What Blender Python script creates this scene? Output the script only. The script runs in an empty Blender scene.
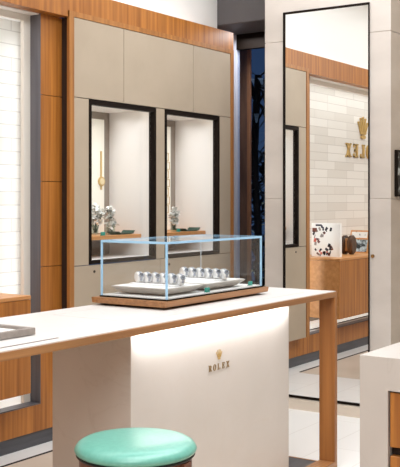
import bpy, bmesh, math, random
from mathutils import Vector, Matrix
random.seed(4)
COL = bpy.context.scene.collection
PI = math.pi

# ------------------------------------------------------------------ helpers
def lin(r, g, b):
    f = lambda c: (c/255)/12.92 if c/255 <= .04045 else (((c/255)+.055)/1.055)**2.4
    return (f(r), f(g), f(b), 1)

def box(bm, x0, x1, y0, y1, z0, z1, bev=0, seg=2):
    m = Matrix.Translation(((x0+x1)/2, (y0+y1)/2, (z0+z1)/2)) @ Matrix.Diagonal((x1-x0, y1-y0, z1-z0, 1))
    r = bmesh.ops.create_cube(bm, size=1, matrix=m)
    if bev:
        es = list({e for v in r['verts'] for e in v.link_edges})
        bmesh.ops.bevel(bm, geom=es, offset=bev, segments=seg, affect='EDGES', profile=.5)
    return bm

def cyl(bm, p, r1, r2, h, axis='z', seg=24):
    rot = {'z': Matrix(), 'x': Matrix.Rotation(PI/2, 4, 'Y'), 'y': Matrix.Rotation(-PI/2, 4, 'X')}[axis]
    bmesh.ops.create_cone(bm, cap_ends=True, segments=seg, radius1=r1, radius2=r2, depth=h,
                          matrix=Matrix.Translation(p) @ rot @ Matrix.Translation((0, 0, h/2)))

def tube(bm, a, b, r1, r2, seg=6):
    a, b = Vector(a), Vector(b); d = b-a
    q = d.to_track_quat('Z', 'Y').to_matrix().to_4x4()
    bmesh.ops.create_cone(bm, cap_ends=True, segments=seg, radius1=r1, radius2=r2, depth=d.length,
                          matrix=Matrix.Translation((a+b)/2) @ q)

def lathe(bm, prof, seg=48, c=(0, 0, 0)):
    rings = []
    for r, z in prof:
        if r < 1e-6:
            rings.append([bm.verts.new((c[0], c[1], c[2]+z))])
        else:
            rings.append([bm.verts.new((c[0]+r*math.cos(2*PI*k/seg), c[1]+r*math.sin(2*PI*k/seg), c[2]+z)) for k in range(seg)])
    for A, B in zip(rings, rings[1:]):
        for k in range(seg):
            a = [A[k % len(A)], A[(k+1) % len(A)], B[(k+1) % len(B)], B[k % len(B)]]
            u = []
            for v in a:
                if v not in u: u.append(v)
            if len(u) > 2: bm.faces.new(u)
    bmesh.ops.recalc_face_normals(bm, faces=bm.faces)

def prism(bm, pts, fn, d):
    """extrude 2-D outline pts; fn(u,v,w) -> 3-D, w runs 0..d"""
    A = [bm.verts.new(fn(u, v, 0)) for u, v in pts]
    B = [bm.verts.new(fn(u, v, d)) for u, v in pts]
    n = len(pts)
    fs = [bm.faces.new(A), bm.faces.new(B[::-1])]
    for k in range(n):
        fs.append(bm.faces.new([A[k], B[k], B[(k+1) % n], A[(k+1) % n]]))
    bmesh.ops.recalc_face_normals(bm, faces=fs)

def origin(o):
    p = Vector((0, 0, 0))
    while o: p += o.location; o = o.parent
    return p

def obj(name, bm, mat, parent=None, smooth=False, local=False):
    me = bpy.data.meshes.new(name)
    if parent and not local:
        bmesh.ops.translate(bm, verts=bm.verts, vec=-origin(parent))
    bmesh.ops.recalc_face_normals(bm, faces=bm.faces)
    bm.to_mesh(me); bm.free()
    o = bpy.data.objects.new(name, me); COL.objects.link(o)
    for m in (mat if isinstance(mat, (list, tuple)) else [mat]): me.materials.append(m)
    if parent: o.parent = parent
    if smooth:
        for p in me.polygons: p.use_smooth = True
        if smooth != 'all':
            try: me.set_sharp_from_angle(angle=math.radians(40))
            except Exception: pass
    return o

def tag(o, label, cat, group=None):
    o['label'] = label; o['category'] = cat
    if group: o['group'] = group
    return o

def thing(name, label, cat, loc, group=None, rz=0):
    e = bpy.data.objects.new(name, None); COL.objects.link(e)
    e.location = loc; e.rotation_euler = (0, 0, rz); e.empty_display_size = .05
    return tag(e, label, cat, group)

def struct(name, bm, mat, parent=None):
    o = obj(name, bm, mat, parent)
    if not parent: o['kind'] = 'structure'
    return o

def dup(root, loc, label):
    r = root.copy(); COL.objects.link(r); r.location = loc; r['label'] = label
    for ch in root.children:
        c = ch.copy(); COL.objects.link(c); c.parent = r
        for g in ch.children:
            d = g.copy(); COL.objects.link(d); d.parent = c
    return r

N = bmesh.new

# ------------------------------------------------------------------ materials
def mat(name, rgb, rough=.5, metal=0, spec=.5, emit=None, es=0, coat=0):
    m = bpy.data.materials.new(name); m.use_nodes = True
    b = m.node_tree.nodes['Principled BSDF']
    b.inputs['Base Color'].default_value = lin(*rgb)
    b.inputs['Roughness'].default_value = rough
    b.inputs['Metallic'].default_value = metal
    b.inputs['Specular IOR Level'].default_value = spec
    b.inputs['Coat Weight'].default_value = coat
    if emit:
        b.inputs['Emission Color'].default_value = lin(*emit); b.inputs['Emission Strength'].default_value = es
    return m

def speckle(m, c1, c2, scale=(6, 6, 6), detail=4, lo=.35, hi=.65, rough=.5, bump=0):
    """noise-mottled base colour in object space"""
    nt = m.node_tree; L = nt.links.new; b = nt.nodes['Principled BSDF']
    tc = nt.nodes.new('ShaderNodeTexCoord'); mp = nt.nodes.new('ShaderNodeMapping')
    mp.inputs['Scale'].default_value = scale
    no = nt.nodes.new('ShaderNodeTexNoise'); no.inputs['Scale'].default_value = 1; no.inputs['Detail'].default_value = detail
    no.inputs['Roughness'].default_value = rough
    cr = nt.nodes.new('ShaderNodeValToRGB')
    cr.color_ramp.elements[0].position = lo; cr.color_ramp.elements[0].color = lin(*c1)
    cr.color_ramp.elements[1].position = hi; cr.color_ramp.elements[1].color = lin(*c2)
    L(tc.outputs['Object'], mp.inputs['Vector']); L(mp.outputs['Vector'], no.inputs['Vector'])
    L(no.outputs['Fac'], cr.inputs['Fac']); L(cr.outputs['Color'], b.inputs['Base Color'])
    if bump:
        bp = nt.nodes.new('ShaderNodeBump'); bp.inputs['Strength'].default_value = bump; bp.inputs['Distance'].default_value = .002
        L(no.outputs['Fac'], bp.inputs['Height']); L(bp.outputs['Normal'], b.inputs['Normal'])
    return m

def wood(name, c1, c2, axis='z', rough=.38, s=38):
    m = mat(name, c1, rough)
    sc = {'z': (s, s, 1.1), 'x': (1.1, s, s), 'y': (s, 1.1, s)}[axis]
    return speckle(m, c1, c2, sc, 3, .3, .72, .55)

def vein_stone(name, c1, c2, vein, rough=.35):
    m = speckle(mat(name, c1, rough), c1, c2, (3, 3, 3), 6, .3, .7)
    nt = m.node_tree; L = nt.links.new; b = nt.nodes['Principled BSDF']
    src = b.inputs['Base Color'].links[0].from_socket
    tc = nt.nodes.new('ShaderNodeTexCoord')
    n1 = nt.nodes.new('ShaderNodeTexNoise'); n1.inputs['Scale'].default_value = 2.6; n1.inputs['Detail'].default_value = 7
    n1.inputs['Distortion'].default_value = 1.2
    s = nt.nodes.new('ShaderNodeMath'); s.operation = 'SUBTRACT'; s.inputs[1].default_value = .5
    a = nt.nodes.new('ShaderNodeMath'); a.operation = 'ABSOLUTE'
    mr = nt.nodes.new('ShaderNodeMapRange'); mr.inputs['From Max'].default_value = .012
    mr.inputs['To Min'].default_value = .16; mr.inputs['To Max'].default_value = 0
    mx = nt.nodes.new('ShaderNodeMix'); mx.data_type = 'RGBA'; mx.inputs['B'].default_value = lin(*vein)
    L(tc.outputs['Object'], n1.inputs['Vector']); L(n1.outputs['Fac'], s.inputs[0]); L(s.outputs[0], a.inputs[0])
    L(a.outputs[0], mr.inputs['Value']); L(mr.outputs[0], mx.inputs['Factor'])
    L(src, mx.inputs['A']); L(mx.outputs['Result'], b.inputs['Base Color'])
    return m

def tile_mat(name, c1, c2, mortar, w, h):
    m = mat(name, c1, .45)
    nt = m.node_tree; L = nt.links.new; b = nt.nodes['Principled BSDF']
    tc = nt.nodes.new('ShaderNodeTexCoord'); sp = nt.nodes.new('ShaderNodeSeparateXYZ'); cb = nt.nodes.new('ShaderNodeCombineXYZ')
    br = nt.nodes.new('ShaderNodeTexBrick'); br.inputs['Scale'].default_value = 1
    br.inputs['Color1'].default_value = lin(*c1); br.inputs['Color2'].default_value = lin(*c2); br.inputs['Mortar'].default_value = lin(*mortar)
    br.inputs['Mortar Size'].default_value = .003; br.inputs['Brick Width'].default_value = w; br.inputs['Row Height'].default_value = h
    br.inputs['Bias'].default_value = -.3
    br.offset = .37; br.offset_frequency = 3
    L(tc.outputs['Object'], sp.inputs[0]); L(sp.outputs['X'], cb.inputs['X']); L(sp.outputs['Z'], cb.inputs['Y'])
    L(cb.outputs[0], br.inputs['Vector']); L(br.outputs['Color'], b.inputs['Base Color'])
    bp = nt.nodes.new('ShaderNodeBump'); bp.inputs['Strength'].default_value = .4; bp.inputs['Distance'].default_value = .003; bp.invert = True
    L(br.outputs['Fac'], bp.inputs['Height']); L(bp.outputs['Normal'], b.inputs['Normal'])
    return m

def floor_mat():
    m = mat('floor stone', (240, 238, 236), .3)
    nt = m.node_tree; L = nt.links.new; b = nt.nodes['Principled BSDF']
    tc = nt.nodes.new('ShaderNodeTexCoord'); sp = nt.nodes.new('ShaderNodeSeparateXYZ'); cb = nt.nodes.new('ShaderNodeCombineXYZ')
    br = nt.nodes.new('ShaderNodeTexBrick'); br.inputs['Scale'].default_value = 1
    br.inputs['Color1'].default_value = lin(243, 242, 240); br.inputs['Color2'].default_value = lin(240, 239, 237)
    br.inputs['Mortar'].default_value = lin(220, 217, 213)
    br.inputs['Mortar Size'].default_value = .0025; br.inputs['Brick Width'].default_value = 1.2; br.inputs['Row Height'].default_value = .295
    ad = nt.nodes.new('ShaderNodeMath'); ad.inputs[1].default_value = 2.95*2-2.385
    L(tc.outputs['Object'], sp.inputs[0]); L(sp.outputs['X'], cb.inputs['X']); L(sp.outputs['Y'], ad.inputs[0]); L(ad.outputs[0], cb.inputs['Y'])
    L(cb.outputs[0], br.inputs['Vector']); L(br.outputs['Color'], b.inputs['Base Color'])
    return m

def glass_mat(name, tint=(1, 1, 1), ior=1.45, gl=1.0):
    m = bpy.data.materials.new(name); m.use_nodes = True
    nt = m.node_tree; nt.nodes.clear(); L = nt.links.new
    out = nt.nodes.new('ShaderNodeOutputMaterial'); mx = nt.nodes.new('ShaderNodeMixShader')
    tr = nt.nodes.new('ShaderNodeBsdfTransparent'); tr.inputs[0].default_value = (*tint, 1)
    g = nt.nodes.new('ShaderNodeBsdfGlossy'); g.inputs['Roughness'].default_value = .0
    g.inputs['Color'].default_value = (gl, gl, gl, 1)
    lw = nt.nodes.new('ShaderNodeLayerWeight'); lw.inputs['Blend'].default_value = .5
    pw = nt.nodes.new('ShaderNodeMath'); pw.operation = 'POWER'; pw.inputs[1].default_value = 5
    mr = nt.nodes.new('ShaderNodeMapRange'); f0 = ((ior-1)/(ior+1))**2
    mr.inputs['To Min'].default_value = f0; mr.inputs['To Max'].default_value = .8
    L(lw.outputs['Facing'], pw.inputs[0]); L(pw.outputs[0], mr.inputs['Value'])
    L(mr.outputs[0], mx.inputs[0]); L(tr.outputs[0], mx.inputs[1]); L(g.outputs[0], mx.inputs[2]); L(mx.outputs[0], out.inputs[0])
    return m

WOOD_Z = wood('walnut vertical grain', (140, 82, 31), (191, 124, 55), 'z')
WOOD_DK = wood('walnut dark vertical grain', (144, 92, 44), (182, 124, 64), 'z')
WOOD_X = wood('walnut lengthwise grain', (134, 90, 54), (176, 124, 78), 'x', s=60)
WOOD_LEG = wood('walnut leg grain', (136, 86, 44), (172, 114, 62), 'z', s=30)
WOOD_LT = wood('oak counter grain', (190, 130, 76), (214, 156, 98), 'x', s=30)
WOOD_ST = wood('stool walnut grain', (92, 50, 32), (130, 76, 50), 'z', s=60)
TAUPE = speckle(mat('taupe lacquer', (176, 160, 140), .42), (174, 158, 138), (180, 164, 144), (4, 4, 4))
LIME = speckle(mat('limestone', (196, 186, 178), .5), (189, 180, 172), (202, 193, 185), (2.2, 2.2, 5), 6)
LIME_SHADE = speckle(mat('shaded limestone', (186, 172, 156), .5), (176, 162, 147), (190, 177, 163), (2.2, 2.2, 5), 6)  # darker limestone copy with the pillar side's shade in its colour
TABLE_TOP = vein_stone('table stone', (212, 208, 205), (218, 214, 211), (196, 190, 185), .45)
PED = vein_stone('pedestal stone', (202, 195, 188), (208, 201, 195), (200, 188, 177), .45)
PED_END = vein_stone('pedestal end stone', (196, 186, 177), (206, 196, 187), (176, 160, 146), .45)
COUNTER = vein_stone('counter stone', (192, 185, 179), (202, 195, 189), (176, 166, 156), .3)
TILE = tile_mat('niche tiles', (226, 222, 215), (206, 200, 191), (196, 190, 182), .42, .0785)
FLOOR = floor_mat()
BEIGE = speckle(mat('beige stone', (214, 200, 184), .35), (210, 196, 180), (219, 205, 190), (3, 3, 3))
CREAM = mat('cream paint', (232, 226, 216), .5)
WHITE = mat('white paint', (240, 239, 236), .6)
OFFWHITE = mat('off white lining', (238, 234, 230), .7, spec=.2)
GREYMET = speckle(mat('grey metal', (104, 102, 108), .4, .3), (96, 94, 100), (112, 110, 116), (30, 30, 1))
DARKBASE = speckle(mat('dark grey base', (72, 72, 77), .4), (66, 66, 71), (80, 80, 85), (5, 30, 30))
BLACK = mat('black frame', (26, 18, 13), .6, spec=.1)
BROWNBLK = mat('dark bronze', (52, 40, 32), .4)
SOFFIT = speckle(mat('dark soffit', (84, 80, 82), .5), (78, 74, 76), (90, 86, 87), (2, 2, 2))
MIRROR = mat('mirror silver', (246, 246, 244), 0.0, 1)
GLASS = glass_mat('clear glass', (.985, .992, .995), 1.34)
PANE = glass_mat('window pane glass', (.9, .93, .97), 1.3)
VGLASS = glass_mat('vase glass', (.9, .95, .93), 1.4)
EDGE = mat('pale blue glass edge', (158, 198, 226), .15, emit=(130, 180, 220), es=.10)  # slight glow put into the edges as light caught in the glass
TEAL = speckle(mat('teal leather', (106, 178, 162), .3, spec=.8), (102, 174, 158), (112, 183, 167), (60, 60, 60), 5, bump=.1)
TEALSIGN = mat('teal sign', (24, 150, 134), .4)
GREENTRAY = mat('green tray', (22, 96, 72), .35)
PIPING = mat('black piping', (18, 26, 24), .5)
GOLD = mat('polished gold', (206, 172, 108), .35, .4)
GOLDLT = mat('pale gold print', (206, 172, 108), .5)
STEEL = mat('brushed steel', (158, 162, 172), .45, .3)
DARKDIAL = mat('dark dial', (30, 36, 48), .25)
DISHWHITE = mat('white tray lining', (244, 243, 240), .5)
SATIN = speckle(mat('greige tray shell', (174, 166, 158), .4), (168, 160, 152), (180, 172, 164), (8, 8, 8))
CUFF = mat('white leather cuff', (246, 245, 244), .5)
TRAYGREY = speckle(mat('grey tray rim', (140, 130, 122), .5), (134, 124, 117), (147, 137, 129), (40, 40, 40))
STRIP = mat('inlay strip', (120, 110, 104), .5)
SEAM = mat('faint seam', (206, 199, 194), .6)
DARKGAP = mat('dark gap', (44, 26, 16), .8)
GREENLEAF = speckle(mat('leaf green', (40, 70, 44), .5), (24, 48, 34), (70, 104, 62), (9, 9, 9))
NIGHTLEAF = speckle(mat('night leaf', (16, 26, 30), .5), (10, 16, 22), (34, 52, 56), (7, 7, 7))
BARK = speckle(mat('bark', (36, 30, 28), .8), (24, 20, 20), (54, 44, 38), (9, 9, 3))
PETAL = mat('white petals', (240, 240, 236), .6)
LEATHER = speckle(mat('brown leather', (66, 42, 26), .35), (44, 28, 18), (92, 60, 34), (30, 30, 8), bump=.2)
LEATHER_LT = mat('tan leather', (150, 104, 54), .4)
REFLBROWN = speckle(mat('wood reflection brown', (120, 82, 62), .6), (104, 70, 54), (140, 98, 74), (20, 20, 3))
DARKGND = speckle(mat('outdoor ground', (24, 28, 34), .8), (16, 18, 22), (34, 38, 44), (5, 5, 5))
LEDM = mat('led strip', (255, 255, 255), .5, emit=(255, 246, 232), es=4)

# ------------------------------------------------------------------ numbers (metres; camera at 0,0,1.37)
W = 3.72          # wood face of the left wall
P = 3.65          # cabinet front
XM = 5.57         # mirror plane
CROWN0, CROWN1 = 2.405, 2.566
NX0, NX1, NZ0, NZ1 = .40, 3.944, .227, 2.416     # niche opening
XEND = 5.87       # end of the left wall
CEIL = 3.3

# ------------------------------------------------------------------ setting
bm = N(); box(bm, -3, 6.4, -3, 4.35, -.1, 0); struct('floor', bm, FLOOR)
bm = N(); box(bm, -3, 4.41, -3, 3.565, 0, .002); struct('trim_1', bm, BEIGE)
bm = N(); box(bm, -3, 4.39, 3.563, 3.581, 0, .0035); struct('trim_2', bm, BLACK)
bm = N(); box(bm, -3.1, 6.4, -3.1, 4.35, CEIL, CEIL+.1); struct('ceiling', bm, WHITE)
bm = N(); box(bm, -3.1, -3, -3, 4.35, 0, CEIL); struct('wall_back', bm, LIME)
bm = N(); box(bm, -3, 7.4, -3.1, -3, 0, CEIL); struct('wall_front', bm, LIME)
bm = N(); box(bm, 6.36, 6.46, -3, 2.316, 0, CEIL); struct('wall_far', bm, LIME_SHADE)

# wood wall with the niche cut out; panels separated by hairline joints over a dark backing
bm = N()
g = .0035
rows = [(.08, .991), (.991, 1.469), (1.469, 1.953), (1.953, CROWN0)]
for z0, z1 in rows:
    box(bm, NX1, 4.117, W, W+.02, z0+g/2 if z0 > .2 else z0, z1-g/2)
    box(bm, 5.845, XEND, W, W+.02, z0+g/2 if z0 > .2 else z0, z1-g/2)
    box(bm, -3, NX0, W, W+.02, z0+g/2 if z0 > .2 else z0, z1-g/2)
box(bm, NX0, NX1, W, W+.02, .08, NZ0)
box(bm, -3, XEND, 3.654, W+.03, CROWN0+.036, CROWN1)
box(bm, -3, 4.0995, 3.654, W+.03, CROWN0, CROWN0+.036)
wl = struct('wall_left', bm, WOOD_Z)
bm = N()
box(bm, NX1+.003, 4.27, W+.06, W+.10, 0, CROWN0); box(bm, 5.83, XEND-.003, W+.02, 4.2, 0, CROWN0)
box(bm, -3, NX0-.003, W+.02, W+.07, 0, CROWN0)
box(bm, NX0-.003, NX1+.003, W+.02, W+.05, 0, NZ0-.006)
struct('wall_backing', bm, DARKGAP, wl)
bm = N(); box(bm, -3, 5.88, 3.80, 3.86, CROWN1-.08, CEIL); struct('wall_upper', bm, WHITE)
bm = N(); box(bm, -3, 5.865, W+.03, 3.80, CROWN1-.09, CROWN1-.07); struct('trim_3', bm, WHITE)
bm = N(); box(bm, -3, XEND-.03, W+.008, W+.05, 0, .079); struct('baseboard_left', bm, DARKBASE)

# niche lining
bm = N()
box(bm, NX0-.2, 4.16, 4.05, 4.08, NZ0-.02, NZ1+.02); struct('wall_niche', bm, TILE)
bm = N()
box(bm, 3.888, 3.97, 3.796, 3.82, NZ0-.01, NZ1+.02)
box(bm, NX0-.05, 3.888, 3.796, 3.82, NZ1-.052, NZ1+.02)
struct('trim_4', bm, CREAM)
bm = N(); box(bm, NX0-.2, 4.16, 3.80, 4.05, NZ0-.03, NZ0+.004); struct('trim_7', bm, WHITE)
bm = N(); box(bm, NX0-.2, 4.16, 3.822, 4.05, NZ1, NZ1+.02); struct('trim_8', bm, WHITE)
bm = N(); box(bm, 4.15, 4.17, 3.80, 4.05, NZ0, NZ1); box(bm, NX0-.21, NX0-.19, 3.80, 4.05, NZ0, NZ1); struct('trim_9', bm, WHITE)
bm = N()
box(bm, NX1-.004, NX1+.012, W+.001, 3.796, NZ0, NZ1)
box(bm, NX0, NX1, W+.004, 3.80, NZ0-.004, NZ0+.006)
struct('trim_5', bm, GREYMET)
bm = N(); box(bm, NX0, NX1-.006, W+.01, 3.796, NZ1-.016, NZ1+.004); struct('trim_6', bm, OFFWHITE)

# end pillar that carries the mirror, and its dark soffit neighbour
bm = N()
g = .003
for z0, z1 in [(.069, .35), (.35, 1.37), (1.37, 2.41), (2.41, CEIL)]:
    box(bm, XM, 6.4, 2.324, 3.22, z0+g/2, z1-g/2, .002, 1)
pil = struct('wall_right', bm, [LIME, LIME_SHADE])
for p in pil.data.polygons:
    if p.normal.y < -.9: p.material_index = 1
bm = N(); box(bm, XM+.004, 6.38, 2.33, 3.214, 0, CEIL); struct('wall_core', bm, mat('pillar joint', (200, 190, 181), .7), pil)
bm = N(); box(bm, XM-.04, 6.4, 2.318, 3.225, 0, .066); struct('baseboard_right', bm, BEIGE)
bm = N(); box(bm, 5.88, 6.36, 3.22, 4.35, 2.636, CEIL, .004, 1); struct('wall_soffit', bm, SOFFIT)
bm = N(); box(bm, 5.87, 6.36, 4.25, 4.35, 0, 2.636); struct('wall_side', bm, LIME_SHADE)

# glazed end: frame and pane
bm = N()
box(bm, 6.29, 6.34, 3.889, 3.926, 0, 2.636)
box(bm, 6.29, 6.34, 3.22, 3.889, 0, .05)
win = struct('window_1', bm, mat('pale window frame', (206, 208, 222), .4))
bm = N(); box(bm, 6.29, 6.34, 3.22, 3.889, 2.52, 2.636); obj('head_rail', bm, BLACK, win)
bm = N(); box(bm, 6.31, 6.318, 3.22, 3.889, .05, 2.52); obj('pane', bm, PANE, win)
bm = N(); box(bm, 6.29, 6.34, 3.926, 4.25, 0, 2.636); obj('side_panel', bm, REFLBROWN, win)

# outside: ground, brown strip standing in for reflected wood, plants
bm = N(); box(bm, 6.42, 14, 2.5, 14, -.12, -.02); struct('ground', bm, DARKGND)
t = thing('wood_reflection', 'brown strip standing in for wood reflected in the glass, beside the pale window bar', 'reflection', (6.62, 4.03, -.02))
bm = N(); box(bm, 6.56, 6.58, 3.955, 4.05, -.02, 2.9, .006); obj('shaft', bm, REFLBROWN, t)  # added strip; its colour is the wood's reflection in the glass
bm = N(); box(bm, 6.555, 6.58, 3.925, 3.955, -.02, 2.9, .004); obj('edge_strip', bm, mat('bright reflection edge', (176, 116, 78), .5), t)

def blade(bm, base, d, L, w, droop, n=6):
    base = Vector(base); d = Vector(d).normalized(); side = d.cross(Vector((0, 0, 1))).normalized()
    pts = []; p = base.copy(); v = d.copy()
    for i in range(n+1):
        s = i/n; ww = w*math.sin(PI*(.08+.92*(1-s)))*.5+.001
        pts.append((p-side*ww, p+side*ww)); p = p+v*(L/n); v = (v+Vector((0, 0, -droop/n))).normalized()
    vs = [(bm.verts.new(a), bm.verts.new(b)) for a, b in pts]
    for (a, b), (c, e) in zip(vs, vs[1:]): bm.faces.new([a, b, e, c])

def palm(loc, h, n, L, label):
    t = thing('garden_palm', label, 'plant', loc)
    x, y, z = loc
    bm = N()
    for i in range(8):
        tube(bm, (x+.02*math.sin(i), y+.02*math.cos(i), z+h*i/8), (x+.02*math.sin(i+1), y+.02*math.cos(i+1), z+h*(i+1)/8), .035, .032, 8)
    obj('trunk', bm, BARK, t)
    bm = N()
    for i in range(n):
        a = random.uniform(0, 2*PI); el = random.uniform(-.3, 1.1); zz = z+h*random.uniform(.55, 1.0)
        d = (math.cos(a)*math.cos(el), math.sin(a)*math.cos(el), math.sin(el))
        blade(bm, (x, y, zz), d, L*random.uniform(.6, 1.1), .045, 1.0)
    obj('fronds', bm, NIGHTLEAF, t)
palm((7.4, 4.36, -.02), 2.5, 90, .8, 'dark palm with long thin fronds outside the window, in front of the shrub')
t = thing('garden_shrub', 'dark bushy shrub with small leaves low behind the window glass', 'plant', (8.9, 5.25, -.02))
bm = N()
for i in range(9):
    a = i*2.4; tube(bm, (8.9, 5.25, -.02), (8.9+.4*math.cos(a), 5.25+.4*math.sin(a), 1.2+.1*(i % 3)), .012, .005, 5)
obj('stem', bm, BARK, t)
bm = N()
for i in range(1500):
    r = random.random()**.5*.6; a = random.uniform(0, 2*PI); z = random.uniform(.05, 1.85)
    d = (random.uniform(-1, 1), random.uniform(-1, 1), random.uniform(-.4, .8))
    blade(bm, (8.9+r*math.cos(a), 5.25+r*math.sin(a), z), d, .13, .06, .4, 3)
obj('leaves', bm, NIGHTLEAF, t)
bm = N()
for i in range(130):
    r = random.random()**.5*.62; a = random.uniform(0, 2*PI); z = random.uniform(.2, 1.7)
    d = (random.uniform(-1, 1), random.uniform(-1, 1), random.uniform(-.4, .8))
    blade(bm, (8.8+r*math.cos(a), 5.2+r*math.sin(a), z), d, .05, .03, .4, 3)
obj('glint_leaves', bm, mat('glowing leaf glints', (190, 196, 170), .5, emit=(170, 180, 150), es=.15), t)  # pale glowing leaves added as specks of light in the shrub

# ------------------------------------------------------------------ display cabinet on the left wall
cab = thing('display_cabinet', 'tall taupe wall display cabinet with two lit windows and walnut edging', 'cabinet', (5.0, W, .08))
CX0, CX1 = 4.14, 5.825
bm = N()
box(bm, 4.10, CX0, P-.004, 3.666, .24, 2.44)
box(bm, CX1, 5.862, P-.004, W+.015, .24, 2.44)
box(bm, 4.10, CX1, P-.003, W-.001, 2.41, 2.4405)
obj('frame', bm, WOOD_DK, cab)
bm = N(); box(bm, 4.117, CX0+.03, 3.6665, W+.018, .24, 2.405); obj('shaded_return', bm, DARKGAP, cab)  # dark colour put in for the deep shade beside the cabinet
bm = N(); box(bm, 4.12, 5.862, W, W+.018, .08, .265); obj('plinth', bm, WOOD_Z, cab)
s = .002
bm = N(); box(bm, CX0, CX1, P+.018, W-.002, .24, .97); box(bm, CX0, CX1, P+.018, P+.022, 1.953, 2.41)
for a, b in ((CX0, 4.273), (4.925, 5.023), (5.674, CX1)): box(bm, a, b, P+.018, P+.022, .985, 1.953)
obj('carcass', bm, DARKGAP, cab)
for a, b in ((CX0, 4.599), (4.599, 5.351), (5.351, CX1)):
    bm = N(); box(bm, a+s, b-s, P, P+.018, 1.953+s, 2.41-s, .001, 1); obj('upper_door', bm, TAUPE, cab)
for a, b in ((CX0, 4.273), (4.925, 5.023), (5.674, CX1)):
    bm = N(); box(bm, a+s*.5, b-s*.5, P, P+.018, .985+s, 1.953-s, .001, 1); obj('stile', bm, TAUPE, cab)
for a, b, lx in ((CX0, 4.974, 4.32), (4.974, CX1, 5.07)):
    bm = N(); box(bm, a+s, b-s, P, P+.018, .24, .985-s, .001, 1); d = obj('lower_door', bm, TAUPE, cab)
    bm = N(); cyl(bm, (lx, P+.002, .945), .008, .008, .006, 'y', 12)
    bmesh.ops.translate(bm, verts=bm.verts, vec=(0, -.006, 0)); obj('lock', bm, BROWNBLK, d)
YB = 4.015
for a, b in ((4.273, 4.925), (5.023, 5.674)):
    z0, z1 = .989, 1.949; f = .02
    bm = N()
    box(bm, a, a+f, P-.004, P+.04, z0, z1); box(bm, b-f, b, P-.004, P+.04, z0, z1)
    box(bm, a+f, b-f, P-.004, P+.04, z1-f-.006, z1); box(bm, a+f, b-f, P-.004, P+.04, z0, z0+f)
    wf = obj('window_frame', bm, BLACK, cab)
    bm = N(); box(bm, a+f, b-f, P+.012, P+.017, z0+f, z1-f-.006); obj('pane', bm, GLASS, wf)
    bm = N()
    box(bm, a+.005, a+f, P+.04, YB, z0, z1); box(bm, b-f, b-.005, P+.04, YB, z0, z1)
    box(bm, a+.005, b-.005, P+.04, YB, z1-.015, z1); box(bm, a+.005, b-.005, P+.04, YB, z0, z0+f)
    li = obj('interior', bm, OFFWHITE, cab)
    bm = N(); box(bm, a+.005, b-.005, YB, YB+.012, z0, z1); obj('back_panel', bm, mat('greige back panel', (148, 136, 124), .5), cab)
    bm = N(); box(bm, a+f+.001, b-f-.001, 3.75, YB-.001, 1.121, 1.146, .002, 1); obj('shelf', bm, WOOD_LT, cab)
    bm = N(); box(bm, a+f+.02, b-f-.02, P+.05, P+.07, z1-.021, z1-.0155); obj('light_strip', bm, LEDM, li)

# posters on the back panels
t = thing('poster', 'pale backlit poster with a gold wristwatch inside the left display window', 'poster', (4.6, YB, 1.15))
POST = mat('poster print', (240, 235, 222), .5, emit=(240, 235, 222), es=.12)
bm = N(); box(bm, 4.33, 4.838, YB-.012, YB-.001, 1.15, 1.886); obj('print', bm, POST, t)
bm = N(); box(bm, 4.796, 4.812, YB-.016, YB-.0125, 1.43, 1.68, .003); obj('strap', bm, GOLDLT, t)
bm = N(); cyl(bm, (4.804, YB-.0165, 1.484), .03, .03, .012, 'y', 24)
bmesh.ops.translate(bm, verts=bm.verts, vec=(0, -.006, 0)); d = obj('watch_face', bm, GOLDLT, t)
bm = N(); cyl(bm, (4.804, YB-.026, 1.484), .021, .021, .003, 'y', 24); obj('dial', bm, mat('cream dial', (230, 212, 170), .4), d)
t = thing('poster', 'pale poster with a column of gold outlines inside the right display window', 'poster', (5.35, YB, 1.15))
bm = N(); box(bm, 5.08, 5.58, YB-.012, YB-.001, 1.15, 1.886); obj('print', bm, POST, t)
for i in range(7):
    bm = N()
    z = 1.27+i*.062; x = 5.535+(.012 if i % 2 else 0)
    for q in (0, 1):
        box(bm, x-.022+.036*q, x-.018+.036*q, YB-.015, YB-.0125, z, z+.055)
        box(bm, x-.022, x+.018, YB-.015, YB-.0125, z+.051*q, z+.004+.051*q)
    obj('outline', bm, GOLDLT, t)

def bouquet(loc, hv, rv, hf, rf, label, n=26):
    t = thing('flower_vase', label, 'vase', loc)
    x, y, z = loc
    bm = N(); lathe(bm, [(0, 0), (rv, 0), (rv, hv), (rv-.004, hv), (rv-.004, .006), (0, .006)], 20, loc); obj('vase', bm, VGLASS, t, True)
    bm = N(); bs = []
    for i in range(n):
        a = random.uniform(0, 2*PI); r = rf*random.random()**.5; zz = z+hf+random.uniform(-.055, .05)
        p = (x+r*math.cos(a), y+r*math.sin(a)*.8, zz); bs.append(p)
        if i % 2: continue
        tube(bm, (x+random.uniform(-.4, .4)*rv, y+random.uniform(-.4, .4)*rv, z+.01), p, .0016, .0012, 5)
    obj('stems', bm, GREENLEAF, t)
    bm = N()
    for p in bs:
        for k in range(7):
            d = Vector((random.uniform(-1, 1), random.uniform(-1, 1), random.uniform(-.5, 1))).normalized()
            blade(bm, p, d, .03, .022, .5, 3)
    obj('blossoms', bm, PETAL, t)
    bm = N()
    for p in bs[::4]:
        d = Vector((random.uniform(-1, 1), random.uniform(-1, 1), random.uniform(-.6, .6))).normalized()
        blade(bm, (p[0], p[1], p[2]-.02), d, .03, .009, .7, 3)
    obj('leaves', bm, GREENLEAF, t)
SZ = 1.1465
bouquet((4.66, 3.93, SZ), .06, .022, .125, .055, 'tall airy white flower spray at the left edge of the left display window', 34)
bouquet((4.655, 3.80, SZ), .075, .03, .11, .036, 'clear glass vase of white flowers beside the green tray, left display window', 22)
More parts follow.
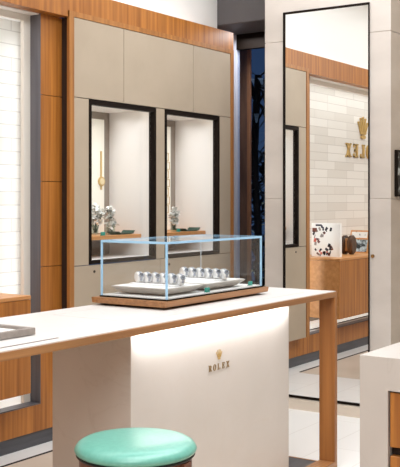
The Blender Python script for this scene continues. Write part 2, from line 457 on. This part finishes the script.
bouquet((5.375, 3.83, SZ), .06, .02, .11, .036, 'small vase of white flowers inside the right display window', 22)

def green_tray(x0, x1, y0, y1, label):
    t = thing('shallow_tray', label, 'tray', ((x0+x1)/2, (y0+y1)/2, SZ))
    bm = N(); box(bm, x0+.02, x1-.02, y0+.01, y1-.01, SZ, SZ+.006, .002, 1); obj('base', bm, GREENTRAY, t)
    bm = N()
    f = lambda u, v, w: (u, y0+w, v)
    prism(bm, [(x0+.02, SZ+.004), (x0, SZ+.02), (x0+.006, SZ+.02), (x0+.028, SZ+.006), (x1-.028, SZ+.006), (x1-.006, SZ+.024), (x1, SZ+.024), (x1-.02, SZ+.004)], f, y1-y0)
    obj('rim', bm, mat('dark green rim', (38, 70, 58), .3), t)
green_tray(4.69, 4.86, 3.765, 3.86, 'dark green shallow tray on the shelf of the left display window')
green_tray(5.42, 5.61, 3.765, 3.86, 'dark green shallow tray on the shelf of the right display window')
def plaque(loc, label, w=.035, h=.02):
    x, y, z = loc
    t = thing('price_sign', label, 'sign', loc, 'teal price signs')
    bm = N(); box(bm, x-w/2, x+w/2, y-.004, y+.004, z+.003, z+h, .003, 2); obj('panel', bm, TEALSIGN, t)
    bm = N(); box(bm, x-w/2+.004, x+w/2-.004, y-.008, y+.01, z, z+.0035, .001, 1); obj('foot', bm, TEALSIGN, t)
plaque((4.535, 3.762, SZ), 'small teal price sign on the left window shelf, by the glass vase', .04, .022)
plaque((5.335, 3.762, SZ), 'small teal price sign on the right window shelf, by the green tray', .035, .022)

# ------------------------------------------------------------------ wall-hung walnut counter in the niche
t = thing('wall_counter', 'wall-hung walnut counter under the tiled wall of the niche', 'counter', (2.6, 3.7, .345))
bm = N(); box(bm, .7, 3.70, 3.5625, 4.045, .345, .84, .002, 1); obj('body', bm, WOOD_Z, t)
bm = N(); box(bm, 3.7, 3.7018, 3.564, 4.043, .346, .8395); obj('end_panel', bm, WOOD_LT, t)
bm = N(); box(bm, .698, 3.702, 3.5605, 4.045, .842, .862, .002, 1); obj('top', bm, WOOD_LT, t)
t = thing('light_fixture', 'low white light box under the wall-hung walnut counter', 'light', (2.4, 3.9, NZ0+.004))
bm = N(); box(bm, .8, 3.72, 3.85, 3.94, NZ0+.012, NZ0+.055); obj('diffuser', bm, mat('low diffuser', (255, 255, 255), .5, emit=(255, 250, 240), es=.6), t)
bm = N(); box(bm, .8, 3.72, 3.845, 3.945, NZ0+.0045, NZ0+.0115); obj('edge', bm, DARKBASE, t)
bm = N(); box(bm, 3.72, 3.735, 3.845, 3.945, NZ0+.0045, NZ0+.055); obj('end_cap', bm, DARKBASE, t)

# gold crown emblem + lettering as outlines (unit letter height)
def letters(x, z, h, fn, d, pitch, m, parent):
    bm = None
    def R(x0, x1, z0, z1): prism(bm, [(x0, z0), (x1, z0), (x1, z1), (x0, z1)], fn, d)
    def arc(cx, cz, rx, rz, a0, a1, tx, tz, n=14):
        for i in range(n):
            a = a0+(a1-a0)*i/n; b = a0+(a1-a0)*(i+1)/n
            prism(bm, [(cx+rx*math.cos(a), cz+rz*math.sin(a)), (cx+rx*math.cos(b), cz+rz*math.sin(b)),
                       (cx+(rx-tx)*math.cos(b), cz+(rz-tz)*math.sin(b)), (cx+(rx-tx)*math.cos(a), cz+(rz-tz)*math.sin(a))], fn, d)
    T, t = .2*h, .09*h
    def L_R(x):
        R(x+.1*h, x+.1*h+T, z, z+h); R(x, x+.4*h, z, z+t); R(x, x+.5*h, z+h-t, z+h)
        arc(x+.4*h, z+.73*h, .34*h, .27*h, -PI/2, PI/2, T, t)
        R(x+.3*h, x+.42*h, z+.46*h, z+.46*h+t)
        prism(bm, [(x+.36*h, z+.48*h), (x+.56*h, z+.48*h), (x+.84*h, z), (x+.62*h, z)], fn, d)
    def L_O(x): arc(x+.42*h, z+.5*h, .42*h, .52*h, 0, 2*PI, T, t, 24)
    def L_L(x):
        R(x+.1*h, x+.1*h+T, z, z+h); R(x, x+.4*h, z+h-t, z+h); R(x, x+.72*h, z, z+t); R(x+.65*h, x+.72*h, z, z+.3*h)
    def L_E(x):
        R(x+.1*h, x+.1*h+T, z, z+h); R(x, x+.74*h, z, z+t); R(x, x+.74*h, z+h-t, z+h); R(x+.3*h, x+.56*h, z+.47*h, z+.47*h+t)
        R(x+.67*h, x+.74*h, z, z+.28*h); R(x+.67*h, x+.74*h, z+.72*h, z+h); R(x+.5*h, x+.56*h, z+.36*h, z+.66*h)
    def L_X(x):
        prism(bm, [(x+.08*h, z+h), (x+.32*h, z+h), (x+.84*h, z), (x+.6*h, z)], fn, d)
        prism(bm, [(x+.7*h, z+h), (x+.8*h, z+h), (x+.22*h, z), (x+.12*h, z)], fn, d)
        R(x, x+.4*h, z+h-t, z+h); R(x+.6*h, x+.9*h, z+h-t, z+h); R(x, x+.32*h, z, z+t); R(x+.52*h, x+.92*h, z, z+t)
    for i, f in enumerate((L_R, L_O, L_L, L_E, L_X)):
        bm = N(); f(x+i*pitch*h); obj('letter', bm, m, parent)

def crown(bm, cx, z, h, fn, d):
    w = .36*h
    arcp = [(cx+.24*h*math.cos(a), z+.09*h+.09*h*math.sin(a)) for a in [2*PI*k/20 for k in range(20)]]
    prism(bm, arcp, fn, d)
    tips = [(-.48, .72), (-.26, .90), (0, .96), (.26, .90), (.48, .72)]
    bases = [-.2, -.1, 0, .1, .2]
    for (tx, tz), b in zip(tips, bases):
        prism(bm, [(cx+(b-.048)*h, z+.2*h), (cx+(b+.048)*h, z+.2*h), (cx+(tx+.022)*h, z+tz*h), (cx+(tx-.022)*h, z+tz*h)], fn, d)
        prism(bm, [(cx+tx*h+.05*h*math.cos(2*PI*k/10), z+tz*h+.05*h*math.sin(2*PI*k/10)) for k in range(10)], fn, d)

t = thing('wall_sign', 'gold crown above five gold letters on the tiled niche wall, seen in the mirror', 'sign', (2.17, 4.05, 1.784))
fn = lambda u, v, w: (u, 4.0485-w, v)
letters(2.557-(4*1.17+.9)*.135, 1.784, .135, fn, .016, 1.17, GOLD, t)
bm = N(); crown(bm, 2.157, 1.975, .225, fn, .016); obj('crown_emblem', bm, GOLD, t)

# things on the wall counter (seen in the mirror)
CT = .862
t = thing('brochure_box', 'white box with a collage of small printed pictures standing on the wall counter', 'box', (3.5, 3.785, CT))
bm = N(); box(bm, 3.48, 3.52, 3.645, 3.92, CT, CT+.295, .001, 1); obj('body', bm, WHITE, t)
cols = [((40, 36, 52), 9), ((120, 60, 40), 4), ((206, 96, 80), 3), ((60, 56, 60), 14), ((150, 140, 136), 8), ((110, 72, 72), 4)]
rnd = random.Random(11)
def chip(y, z, w, h, a, m):
    c, s_ = math.cos(a), math.sin(a); bm = N()
    prism(bm, [(y+c*u*w-s_*v*h, z+s_*u*w+c*v*h) for u, v in ((-.5, -.5), (.5, -.5), (.5, .5), (-.5, .5))], lambda u, v, ww: (3.5205+ww, u, v), .0006)
    obj('picture', bm, m, t)
for (c, n) in cols:
    m = mat('print %d' % c[0], c, .5)
    for i in range(n):
        y, z = 3.725+.18*rnd.random(), CT+.02+.225*rnd.random()
        if abs(y-3.80) < .045 and abs(z-CT-.125) < .05: z += .1 if z > CT+.125 else -.09
        chip(y, z, rnd.uniform(.012, .034), rnd.uniform(.008, .024), rnd.uniform(0, 3), m)
    if c[0] == 40: chip(3.85, CT+.277, .06, .016, 0, m)
    if c[0] == 120: chip(3.89, CT+.235, .045, .035, 0, m); chip(3.75, CT+.025, .024, .028, 0, m)
    if c[0] == 206: chip(3.885, CT+.145, .024, .035, .3, m)
# leather watch holder: two upright rounded rings on a saddle
t = thing('leather_holder', 'round dark brown leather watch holder beside the white box on the counter', 'holder', (3.06, 3.78, CT))
for off in (-.033, .033):
    bm = N()
    prof = []
    for k in range(28):
        a = 2*PI*k/28
        prof.append((3.06+.062*math.copysign(abs(math.cos(a))**.8, math.cos(a)), CT+.0875+.0875*math.copysign(abs(math.sin(a))**.8, math.sin(a))))
    prism(bm, prof, lambda u, v, w: (u, 3.78+off-.024+w, v), .048)
    bmesh.ops.bevel(bm, geom=[e for e in bm.edges if len({round(v.co.y, 5) for v in e.verts}) == 1], offset=.012, segments=3, affect='EDGES')
    obj('roll', bm, LEATHER, t, True)
bm = N(); box(bm, 3.015, 3.108, 3.766, 3.794, CT+.03, CT+.15, .008); obj('band', bm, LEATHER_LT, t)
# tiered photo stand
t = thing('photo_stand', 'two-tier wooden photo stand with a dark landscape print on the counter', 'photo stand', (2.74, 3.8, CT))
def leaning(bm, y0, y1, z0, h, th, x, lean):
    pts = [(x, z0), (x-th, z0), (x-th-lean, z0+h), (x-lean, z0+h)]
    prism(bm, pts, lambda u, v, w: (u, y0+w, v), y1-y0)
def rimmed(y0, y1, z0, h, x, lean, fr, pm):
    bm = N(); leaning(bm, y0, y1, z0, h, .02, x, lean); f = obj('frame', bm, WOOD_LT, t)
    k = fr/h
    bm = N(); leaning(bm, y0+fr, y1-fr, z0+fr, h-2*fr, .004, x+.003-lean*k, lean*(1-2*k)); p = obj('print', bm, pm, f)
PRINT1 = speckle(mat('landscape print', (120, 140, 150), .4), (24, 34, 36), (190, 208, 218), (24, 24, 24), 4, .42, .6)
PRINT2 = speckle(mat('portrait print', (230, 230, 228), .4), (40, 36, 36), (238, 238, 236), (30, 30, 30), 2, .3, .42)
rimmed(3.70, 3.89, CT, .14, 2.82, .05, .014, PRINT1)
rimmed(3.725, 3.915, CT+.115, .095, 2.745, .03, .014, PRINT2)
bm = N(); box(bm, 2.69, 2.73, 3.745, 3.89, CT, CT+.12, .002, 1); obj('back_support', bm, WOOD_LT, t)

# ------------------------------------------------------------------ mirror on the pillar
t = thing('wall_mirror', 'tall black-framed mirror set into the limestone pillar', 'mirror', (XM, 2.77, .069))
MY0, MY1, MZ0, MZ1 = 2.464, 3.076, .07, 2.60
f = .014
bm = N()
box(bm, XM-.012, XM+.003, MY1-f, MY1, MZ0, MZ1); box(bm, XM-.012, XM+.003, MY0, MY0+.006, MZ0, MZ1)
box(bm, XM-.012, XM+.003, MY0, MY1, MZ1-f, MZ1); box(bm, XM-.012, XM+.003, MY0, MY1, MZ0, MZ0+.014)
obj('frame', bm, BLACK, t)
bm = N(); box(bm, XM-.006, XM+.003, MY0+.006, MY1-f, MZ0+.014, MZ1-f); obj('mirror_glass', bm, MIRROR, t)
bm = N(); cyl(bm, (XM-.008, 2.443, 1.014), .011, .011, .012, 'x', 16); cyl(bm, (XM-.0095, 2.443, 1.014), .005, .005, .004, 'x', 12)
tag(obj('door_lock', bm, mat('brass lock', (150, 112, 64), .4, .6)), 'small round brass lock on the limestone right of the mirror', 'lock')

# picture on the side of the pillar
t = thing('picture_frame', 'black-framed picture of dark foliage on the pillar side at right edge', 'picture', (5.95, 2.324, 1.39))
bm = N()
X0, X1, Z0, Z1 = 5.625, 6.2, 1.386, 1.676
box(bm, X0, X1, 2.304, 2.323, Z0, Z1, .002, 1); obj('frame', bm, BLACK, t)
PIC = speckle(mat('foliage print', (30, 50, 34), .25), (8, 12, 10), (210, 216, 210), (26, 26, 26), 3, .5, .72)
bm = N(); box(bm, X0+.012, X1-.012, 2.3025, 2.3045, Z0+.012, Z1-.012); obj('print', bm, PIC, t)

# ------------------------------------------------------------------ sales table
TX0, TX1, TY0, TY1, TT = 1.5, 4.457, 2.15, 2.78, .90
tb = thing('sales_table', 'long sales table with pale stone top, walnut edge and stone pedestal', 'table', (3.4, 2.46, 0))
bm = N(); box(bm, TX0+.008, TX1-.004, TY0+.006, TY1-.006, TT-.022, TT); obj('tabletop', bm, TABLE_TOP, tb)
bm = N(); box(bm, TX0, TX1, TY0, TY1, TT-.03, TT-.003, .001, 1); obj('edge_band', bm, WOOD_X, tb)
bm = N(); box(bm, 4.427, TX1, TY0, 2.238, .032, TT-.03, .0015, 1); obj('leg', bm, WOOD_LEG, tb)
bm = N(); box(bm, 2.6, TX1, TY0, 2.238, .0, .032, .0015, 1); obj('foot_rail', bm, WOOD_X, tb)
bm = N(); box(bm, 2.88, 4.42, 2.238, 2.68, .001, .022); obj('base_plate', bm, DARKBASE, tb)
bm = N(); box(bm, 4.42, 4.432, 2.238, 2.68, .001, .024); obj('base_edge', bm, WOOD_X, tb)
bm = N(); box(bm, 2.877, 4.125, 2.25, 2.65, .022, TT-.03, .001, 1)
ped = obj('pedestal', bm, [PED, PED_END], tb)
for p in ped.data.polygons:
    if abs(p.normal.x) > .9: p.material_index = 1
fn = lambda u, v, w: (u, 2.2495-w, v)
def ped_u(u):   # x on the pedestal face for an image column
    l = (u-200)/959; c, s_ = math.cos(math.radians(33.9)), math.sin(math.radians(33.9))
    return 2.25*(c+s_*l)/(s_-c*l)
EX0, EX1 = ped_u(208.6), ped_u(229)
letters(EX0, .632, .0265, fn, .002, ((EX1-EX0)/.0265-.9)/4, mat('brass lettering', (150, 122, 78), .4, .4), ped)
bm = N(); crown(bm, (EX0+EX1)/2, .675, .044, fn, .002); obj('crown_emblem', bm, GOLD, ped)
bm = N(); box(bm, 2.92, 4.09, 2.235, 2.248, TT-.038, TT-.03); obj('light_strip', bm, LEDM, tb)
bm = N(); box(bm, TX0+.02, 2.424, 2.203, 2.212, TT-.001, TT+.0012); obj('inlay_strip', bm, STRIP, tb)
bm = N()
box(bm, 2.895, 2.899, 2.262, 2.66, TT-.001, TT+.0004); box(bm, 2.895, 4.3, 2.66, 2.664, TT-.001, TT+.0004); box(bm, 2.895, 4.3, 2.258, 2.262, TT-.001, TT+.0004)
obj('inset_seam', bm, SEAM, tb)

# presentation tray on the table's left
t = thing('presentation_tray', 'grey rimmed presentation tray with white lining at left end of table', 'tray', (2.15, 2.47, TT))
x0, x1, y0, y1, h = 1.86, 2.434, 2.32, 2.64, .026
bm = N()
box(bm, x0, x1, y0, y0+.022, TT+.0015, TT+h, .003); box(bm, x0, x1, y1-.022, y1, TT+.0015, TT+h, .003)
box(bm, x0, x0+.022, y0+.02, y1-.02, TT+.0015, TT+h, .003); box(bm, x1-.022, x1, y0+.02, y1-.02, TT+.0015, TT+h, .003)
obj('rim', bm, TRAYGREY, t)
bm = N(); box(bm, x0+.01, x1-.01, y0+.01, y1-.01, TT+.0005, TT+.016); obj('lining', bm, DISHWHITE, t)

# ------------------------------------------------------------------ glass showcase on the table
GX0, GX1, GY0, GY1, GZ0, GZ1 = 3.297, 4.096, 2.385, 2.7475, .946, 1.1875
sc = thing('glass_showcase', 'rectangular glass showcase on a walnut base with pale blue glass edges', 'showcase', (3.69, 2.565, TT))
bx0, bx1, by0, by1 = 3.262, 4.132, 2.366, 2.772
bm = N()
vs = []
for z, i in ((.9015, .05), (.912, .004), (.936, 0)):
    vs.append([bm.verts.new(p) for p in ((bx0+i, by0+i, z), (bx1-i, by0+i, z), (bx1-i, by1-i*.3, z), (bx0+i, by1-i*.3, z))])
bm.faces.new(vs[0]); bm.faces.new(vs[2])
for A, B in zip(vs, vs[1:]):
    for k in range(4): bm.faces.new([A[k], A[(k+1) % 4], B[(k+1) % 4], B[k]])
obj('base', bm, WOOD_X, sc)
bm = N(); box(bm, GX0-.004, GX1+.004, GY0-.004, GY1+.004, .936, .942); obj('black_rim', bm, BLACK, sc)
bm = N(); box(bm, GX0+.006, GX1-.006, GY0+.006, GY1-.006, .9422, GZ0+.001); obj('floor_pad', bm, DISHWHITE, sc)
th = .005
for nm, b in (('front_pane', (GX0+th, GX1-th, GY0, GY0+th)), ('back_pane', (GX0+th, GX1-th, GY1-th, GY1)),
              ('left_pane', (GX0, GX0+th, GY0+th, GY1-th)), ('right_pane', (GX1-th, GX1, GY0+th, GY1-th))):
    bm = N(); box(bm, *b, .9425, GZ1-th); obj(nm, bm, GLASS, sc)
bm = N(); box(bm, GX0+th, GX1-th, GY0+th, GY1-th, GZ1-th, GZ1); obj('top_pane', bm, GLASS, sc)
e = .007
for x in (GX0, GX1-e):
    bm = N(); box(bm, x-.0004, x+e+.0004, GY0-.0004, GY0+e+.0004, .9425, GZ1); obj('corner_edge', bm, EDGE, sc)
    if x == GX0: bm = N(); box(bm, x-.0004, x+e, GY1-e, GY1+.0004, .9425, GZ1); obj('corner_edge', bm, EDGE, sc)
    else: bm = N(); box(bm, GX1-.003, GX1, GY1-.003, GY1, .9425, GZ1); obj('corner_edge', bm, mat('faint glass edge', (206, 214, 222), .2), sc)
for y in (GY0, GY1-e):
    bm = N(); box(bm, GX0+e, GX1-e, y-.0004, y+e+.0004, GZ1-.010, GZ1+.0004); obj('top_edge', bm, EDGE, sc)
for x in (GX0, GX1-e):
    bm = N(); box(bm, x-.0004, x+e+.0004, GY0+e, GY1-e, GZ1-.010, GZ1+.0004); obj('top_edge', bm, EDGE, sc)

# trays, cuffs and watches inside
FZ = GZ0+.0012
def dish(x0, x1, y0, y1, label):
    t = thing('watch_tray', label, 'tray', ((x0+x1)/2, (y0+y1)/2, FZ), 'watch trays in the showcase')
    bm = N(); rings = []
    def ring(i, z, rc=.02):
        pts = []
        for cx, cy, a0 in ((x1-i-rc, y1-i-rc, 0), (x0+i+rc, y1-i-rc, PI/2), (x0+i+rc, y0+i+rc, PI), (x1-i-rc, y0+i+rc, 3*PI/2)):
            for k in range(5):
                a = a0+PI/2*k/4; pts.append(bm.verts.new((cx+rc*math.cos(a), cy+rc*math.sin(a), z)))
        return pts
    for i, z in ((.055, FZ), (.03, FZ+.008), (.008, FZ+.025), (0, FZ+.033), (.003, FZ+.036), (.01, FZ+.034)): rings.append(ring(i, z))
    bm.faces.new(rings[0][::-1]); bm.faces.new(rings[-1])
    for A, B in zip(rings, rings[1:]):
        for k in range(20): bm.faces.new([A[k], A[(k+1) % 20], B[(k+1) % 20], B[k]])
    obj('shell', bm, SATIN, t, True)
    bm = N(); box(bm, x0+.014, x1-.014, y0+.014, y1-.014, FZ+.0335, FZ+.0365, .001, 1); obj('lining', bm, DISHWHITE, t)
dish(3.335, 3.625, 2.41, 2.73, 'left white-lined boat-shaped watch tray in the glass showcase')
dish(3.645, 3.995, 2.41, 2.73, 'right white-lined boat-shaped watch tray in the glass showcase')
CZ = FZ+.037
ORD = ['nearest the front glass', 'second from the front glass', 'third from the front glass', 'third from the back glass', 'second from the back glass', 'nearest the back glass']
RX, RZ = .044, .0245
def ell(a, k=1.0): return (RX*k*math.cos(a), RZ*k*math.sin(a))
watch0 = None; wbank = {}
for side, cx in (('left', 3.485), ('right', 3.845)):
    st = thing('cuff_stand', 'white cuff stand with six watch cuffs on the %s watch tray' % side, 'stand', (cx, 2.57, CZ), 'watch cuff stands')
    bm = N(); box(bm, cx-.05, cx+.05, 2.44, 2.695, CZ, CZ+.006, .002, 1); obj('base', bm, CUFF, st)
    for k in range(6):
        y = 2.448+k*.046
        bm = N()
        rot = Matrix.Rotation(math.radians(52), 4, 'Z')
        pts = [(u, CZ+.004+RZ+v) for u, v in (ell(2*PI*i/24) for i in range(24))]
        prism(bm, pts, lambda u, v, w: (Matrix.Translation((cx, y, 0)) @ rot) @ Vector((u, -.0125+w, v)), .025)
        bmesh.ops.bevel(bm, geom=[e_ for e_ in bm.edges if len(e_.link_faces) == 2 and any(len(f_.verts) > 8 for f_ in e_.link_faces)], offset=.0035, segments=2, affect='EDGES')
        obj('cuff', bm, CUFF, st, True)
        loc = (cx, y, CZ+.004+RZ)
        lab = 'steel bracelet watch on a white cuff, %s tray, %s' % (side, ORD[k])
        if watch0 is None:
            w = watch0 = thing('wristwatch', lab, 'watch', loc, 'watches in the showcase', math.radians(52))
            bm = N(); n = 28
            A = []
            for i in range(n+1):
                a = -.5+(PI+1.0)*i/n
                A.append([bm.verts.new((RX*s_*math.cos(a)*1.0, yy, RZ*s_*math.sin(a))) for s_, yy in ((1.01, -.005), (1.09, -.0045), (1.09, .0045), (1.01, .005))])
            for P_, Q_ in zip(A, A[1:]):
                for q in range(4): bm.faces.new([P_[q], P_[(q+1) % 4], Q_[(q+1) % 4], Q_[q]])
            bm.faces.new(A[0]); bm.faces.new(A[-1][::-1])
            obj('bracelet', bm, STEEL, w, local=True)
            a = 2.7; nrm = Vector((math.cos(a)/RX, 0, math.sin(a)/RZ)).normalized()
            q = nrm.to_track_quat('Z', 'Y').to_matrix().to_4x4()
            base = Vector((RX*math.cos(a), 0, RZ*math.sin(a)))*1.06
            bm = N(); bmesh.ops.create_cone(bm, cap_ends=True, segments=24, radius1=.0115, radius2=.0105, depth=.006, matrix=Matrix.Translation(base+nrm*.003) @ q)
            cs = obj('case', bm, STEEL, w, local=True)
            bm = N(); bmesh.ops.create_cone(bm, cap_ends=True, segments=24, radius1=.009, radius2=.009, depth=.0012, matrix=Matrix.Translation(base+nrm*.0064) @ q)
            obj('dial', bm, DARKDIAL, cs, local=True)
            bm = N(); bmesh.ops.create_cone(bm, cap_ends=True, segments=10, radius1=.002, radius2=.002, depth=.004, matrix=Matrix.Translation(base+nrm*.003+Vector((0, .0125, 0))) @ Matrix.Rotation(PI/2, 4, 'X'))
            obj('winding_crown', bm, STEEL, cs, local=True)
        else:
            dup(watch0, loc, lab)
plaque((3.63, 2.400, FZ), 'teal price sign at front of the showcase between the two trays', .036, .021)
plaque((4.03, 2.412, FZ), 'teal price sign in the front right corner of the showcase', .034, .021)

# ------------------------------------------------------------------ foreground stone counter at right
t = thing('stone_counter', 'veined stone counter with walnut drawers at the right edge', 'counter', (3.3, .6, 0))
cx0, cx1, cy0, cy1 = 2.667, 4.1, -.2, 1.212
bm = N(); box(bm, cx0, cx1, cy1-.09, cy1, 0, .9); obj('side_slab', bm, COUNTER, t)
bm = N(); box(bm, cx0, cx1, cy0, cy1-.0901, .802, .90); obj('worktop', bm, COUNTER, t)
bm = N(); box(bm, cx0+.03, cx1, cy0, cy1-.091, .02, .799); obj('carcass', bm, DARKGAP, t)
for z0, z1 in ((.635, .797), (.44, .609), (.2, .415)):
    bm = N(); box(bm, cx0+.006, cx0+.03, cy0, cy1-.094, z0, z1, .002, 1); d = obj('drawer', bm, WOOD_Z, t)

# ------------------------------------------------------------------ stool
SX, SY, SH, SR = 2.405, 1.861, .615, .194
t = thing('round_stool', 'round stool with teal leather seat and dark walnut frame', 'stool', (SX, SY, 0))
bm = N(); prof = [(0, SH)]
for r, z in ((.1, SH-.001), (.15, SH-.004), (.172, SH-.009), (.184, SH-.016), (.190, SH-.024), (SR, SH-.032), (.190, SH-.04), (.185, SH-.044), (0, SH-.044)): prof.append((r, z))
lathe(bm, prof, 72, (SX, SY, 0)); obj('seat', bm, TEAL, t, 'all')
bm = N(); lathe(bm, [(.170, SH-.0445), (.187, SH-.0445), (.1885, SH-.049), (.185, SH-.053), (.170, SH-.053), (.170, SH-.0445)], 72, (SX, SY, 0)); obj('piping', bm, PIPING, t, True)
bm = N(); lathe(bm, [(.15, SH-.0535), (.178, SH-.0535), (.178, SH-.12), (.15, SH-.12), (.15, SH-.0535)], 64, (SX, SY, 0)); obj('apron', bm, WOOD_ST, t, True)
for k in range(4):
    a = PI/4+k*PI/2+.9
    bm = N()
    c, s_ = math.cos(a), math.sin(a)
    pts = []
    for r, z in ((.172, SH-.056), (.186, SH-.056), (.20, 0), (.175, 0)):
        pts.append((r, z))
    prism(bm, pts, lambda u, v, w: (SX+c*u-s_*(w-.022), SY+s_*u+c*(w-.022), v), .044)
    obj('leg', bm, WOOD_ST, t)
bm = N(); lathe(bm, [(.168, .2), (.18, .2), (.18, .222), (.168, .222), (.168, .2)], 48, (SX, SY, 0)); obj('foot_ring', bm, GOLD, t, True)

# ------------------------------------------------------------------ lights
def area(name, loc, rot, sx, sy, power, col=(.93, .97, 1), spread=None):
    l = bpy.data.lights.new(name, 'AREA'); l.shape = 'RECTANGLE'; l.size = sx; l.size_y = sy; l.energy = power; l.color = col
    if spread: l.spread = spread
    o = bpy.data.objects.new(name, l); COL.objects.link(o); o.location = loc; o.rotation_euler = rot
    return o
area('unseen_overhead', (2.6, 1.2, 3.28), (0, 0, 0), 3.2, 1.6, 84)
area('unseen_overhead', (-.6, .2, 3.28), (0, 0, 0), 2.4, 2.4, 104)  # unseen fill added behind the camera to brighten camera-facing sides
area('unseen_overhead', (4.9, 2.6, 3.28), (0, 0, 0), 1.0, .8, 16)
area('unseen_overhead', (3.2, 3.25, 3.28), (0, 0, 0), 4.6, .25, 20)
area('cove_light', (1.4, 3.75, CROWN1-.06), (PI, 0, 0), 8.4, .08, 13)
area('niche_light', (2.1, 3.87, NZ1-.012), (math.radians(20), 0, 0), 3.4, .06, 5)
area('niche_light', (4.13, 3.93, 1.32), (0, PI/2, 0), 2.0, .1, 4)
area('table_light', (3.5, 2.215, TT-.032), (math.radians(20), 0, 0), 1.2, .03, 5.6, (.97, .985, 1))
for a, b in ((4.273, 4.925), (5.023, 5.674)):
    area('display_light', ((a+b)/2, 3.83, 1.928), (0, 0, 0), .55, .25, 1.35, (.98, .985, 1), 1.9)
area('window_bar_fill', (6.1, 3.6, 2.6), (0, 0, 0), .3, .5, 6, (.95, .97, 1))  # lamp added to brighten the pale window bar
area('unseen_overhead', (5.0, 1.2, 3.28), (0, 0, 0), .8, 1.2, 24)
area('leaf_fill', (8.2, 4.9, 3.6), (0, math.radians(20), 0), 2, 2, 12, (.5, .7, 1))  # unseen lamp added to brighten the leaves outside

# world: dusk sky
wd = bpy.data.worlds.new('dusk'); bpy.context.scene.world = wd; wd.use_nodes = True
nt = wd.node_tree; bg = nt.nodes['Background']
tc = nt.nodes.new('ShaderNodeTexCoord'); sp = nt.nodes.new('ShaderNodeSeparateXYZ'); cr = nt.nodes.new('ShaderNodeValToRGB')
cr.color_ramp.elements[0].position = .0; cr.color_ramp.elements[0].color = lin(70, 96, 132)
cr.color_ramp.elements[1].position = .35; cr.color_ramp.elements[1].color = lin(24, 46, 92)
nt.links.new(tc.outputs['Generated'], sp.inputs[0]); nt.links.new(sp.outputs['Z'], cr.inputs['Fac']); nt.links.new(cr.outputs['Color'], bg.inputs['Color'])
bg.inputs['Strength'].default_value = .5

# ------------------------------------------------------------------ camera
cam = bpy.data.cameras.new('camera'); co = bpy.data.objects.new('camera', cam); COL.objects.link(co)
co.location = (0, 0, 1.37)
co.rotation_euler = (PI/2, 0, math.radians(33.9)-PI/2)
cam.sensor_fit = 'HORIZONTAL'; cam.sensor_width = 36; cam.lens = 959/400*36
cam.shift_y = -34.5/400
cam.clip_start = .05
S = bpy.context.scene; S.camera = co
S.view_settings.view_transform = 'Standard'; S.view_settings.look = 'None'; S.view_settings.exposure = .08
S.cycles.max_bounces = 10; S.cycles.diffuse_bounces = 5; S.cycles.glossy_bounces = 5; S.cycles.transparent_max_bounces = 16
S.cycles.use_denoising = True; S.cycles.sample_clamp_indirect = 6; S.cycles.caustics_reflective = False
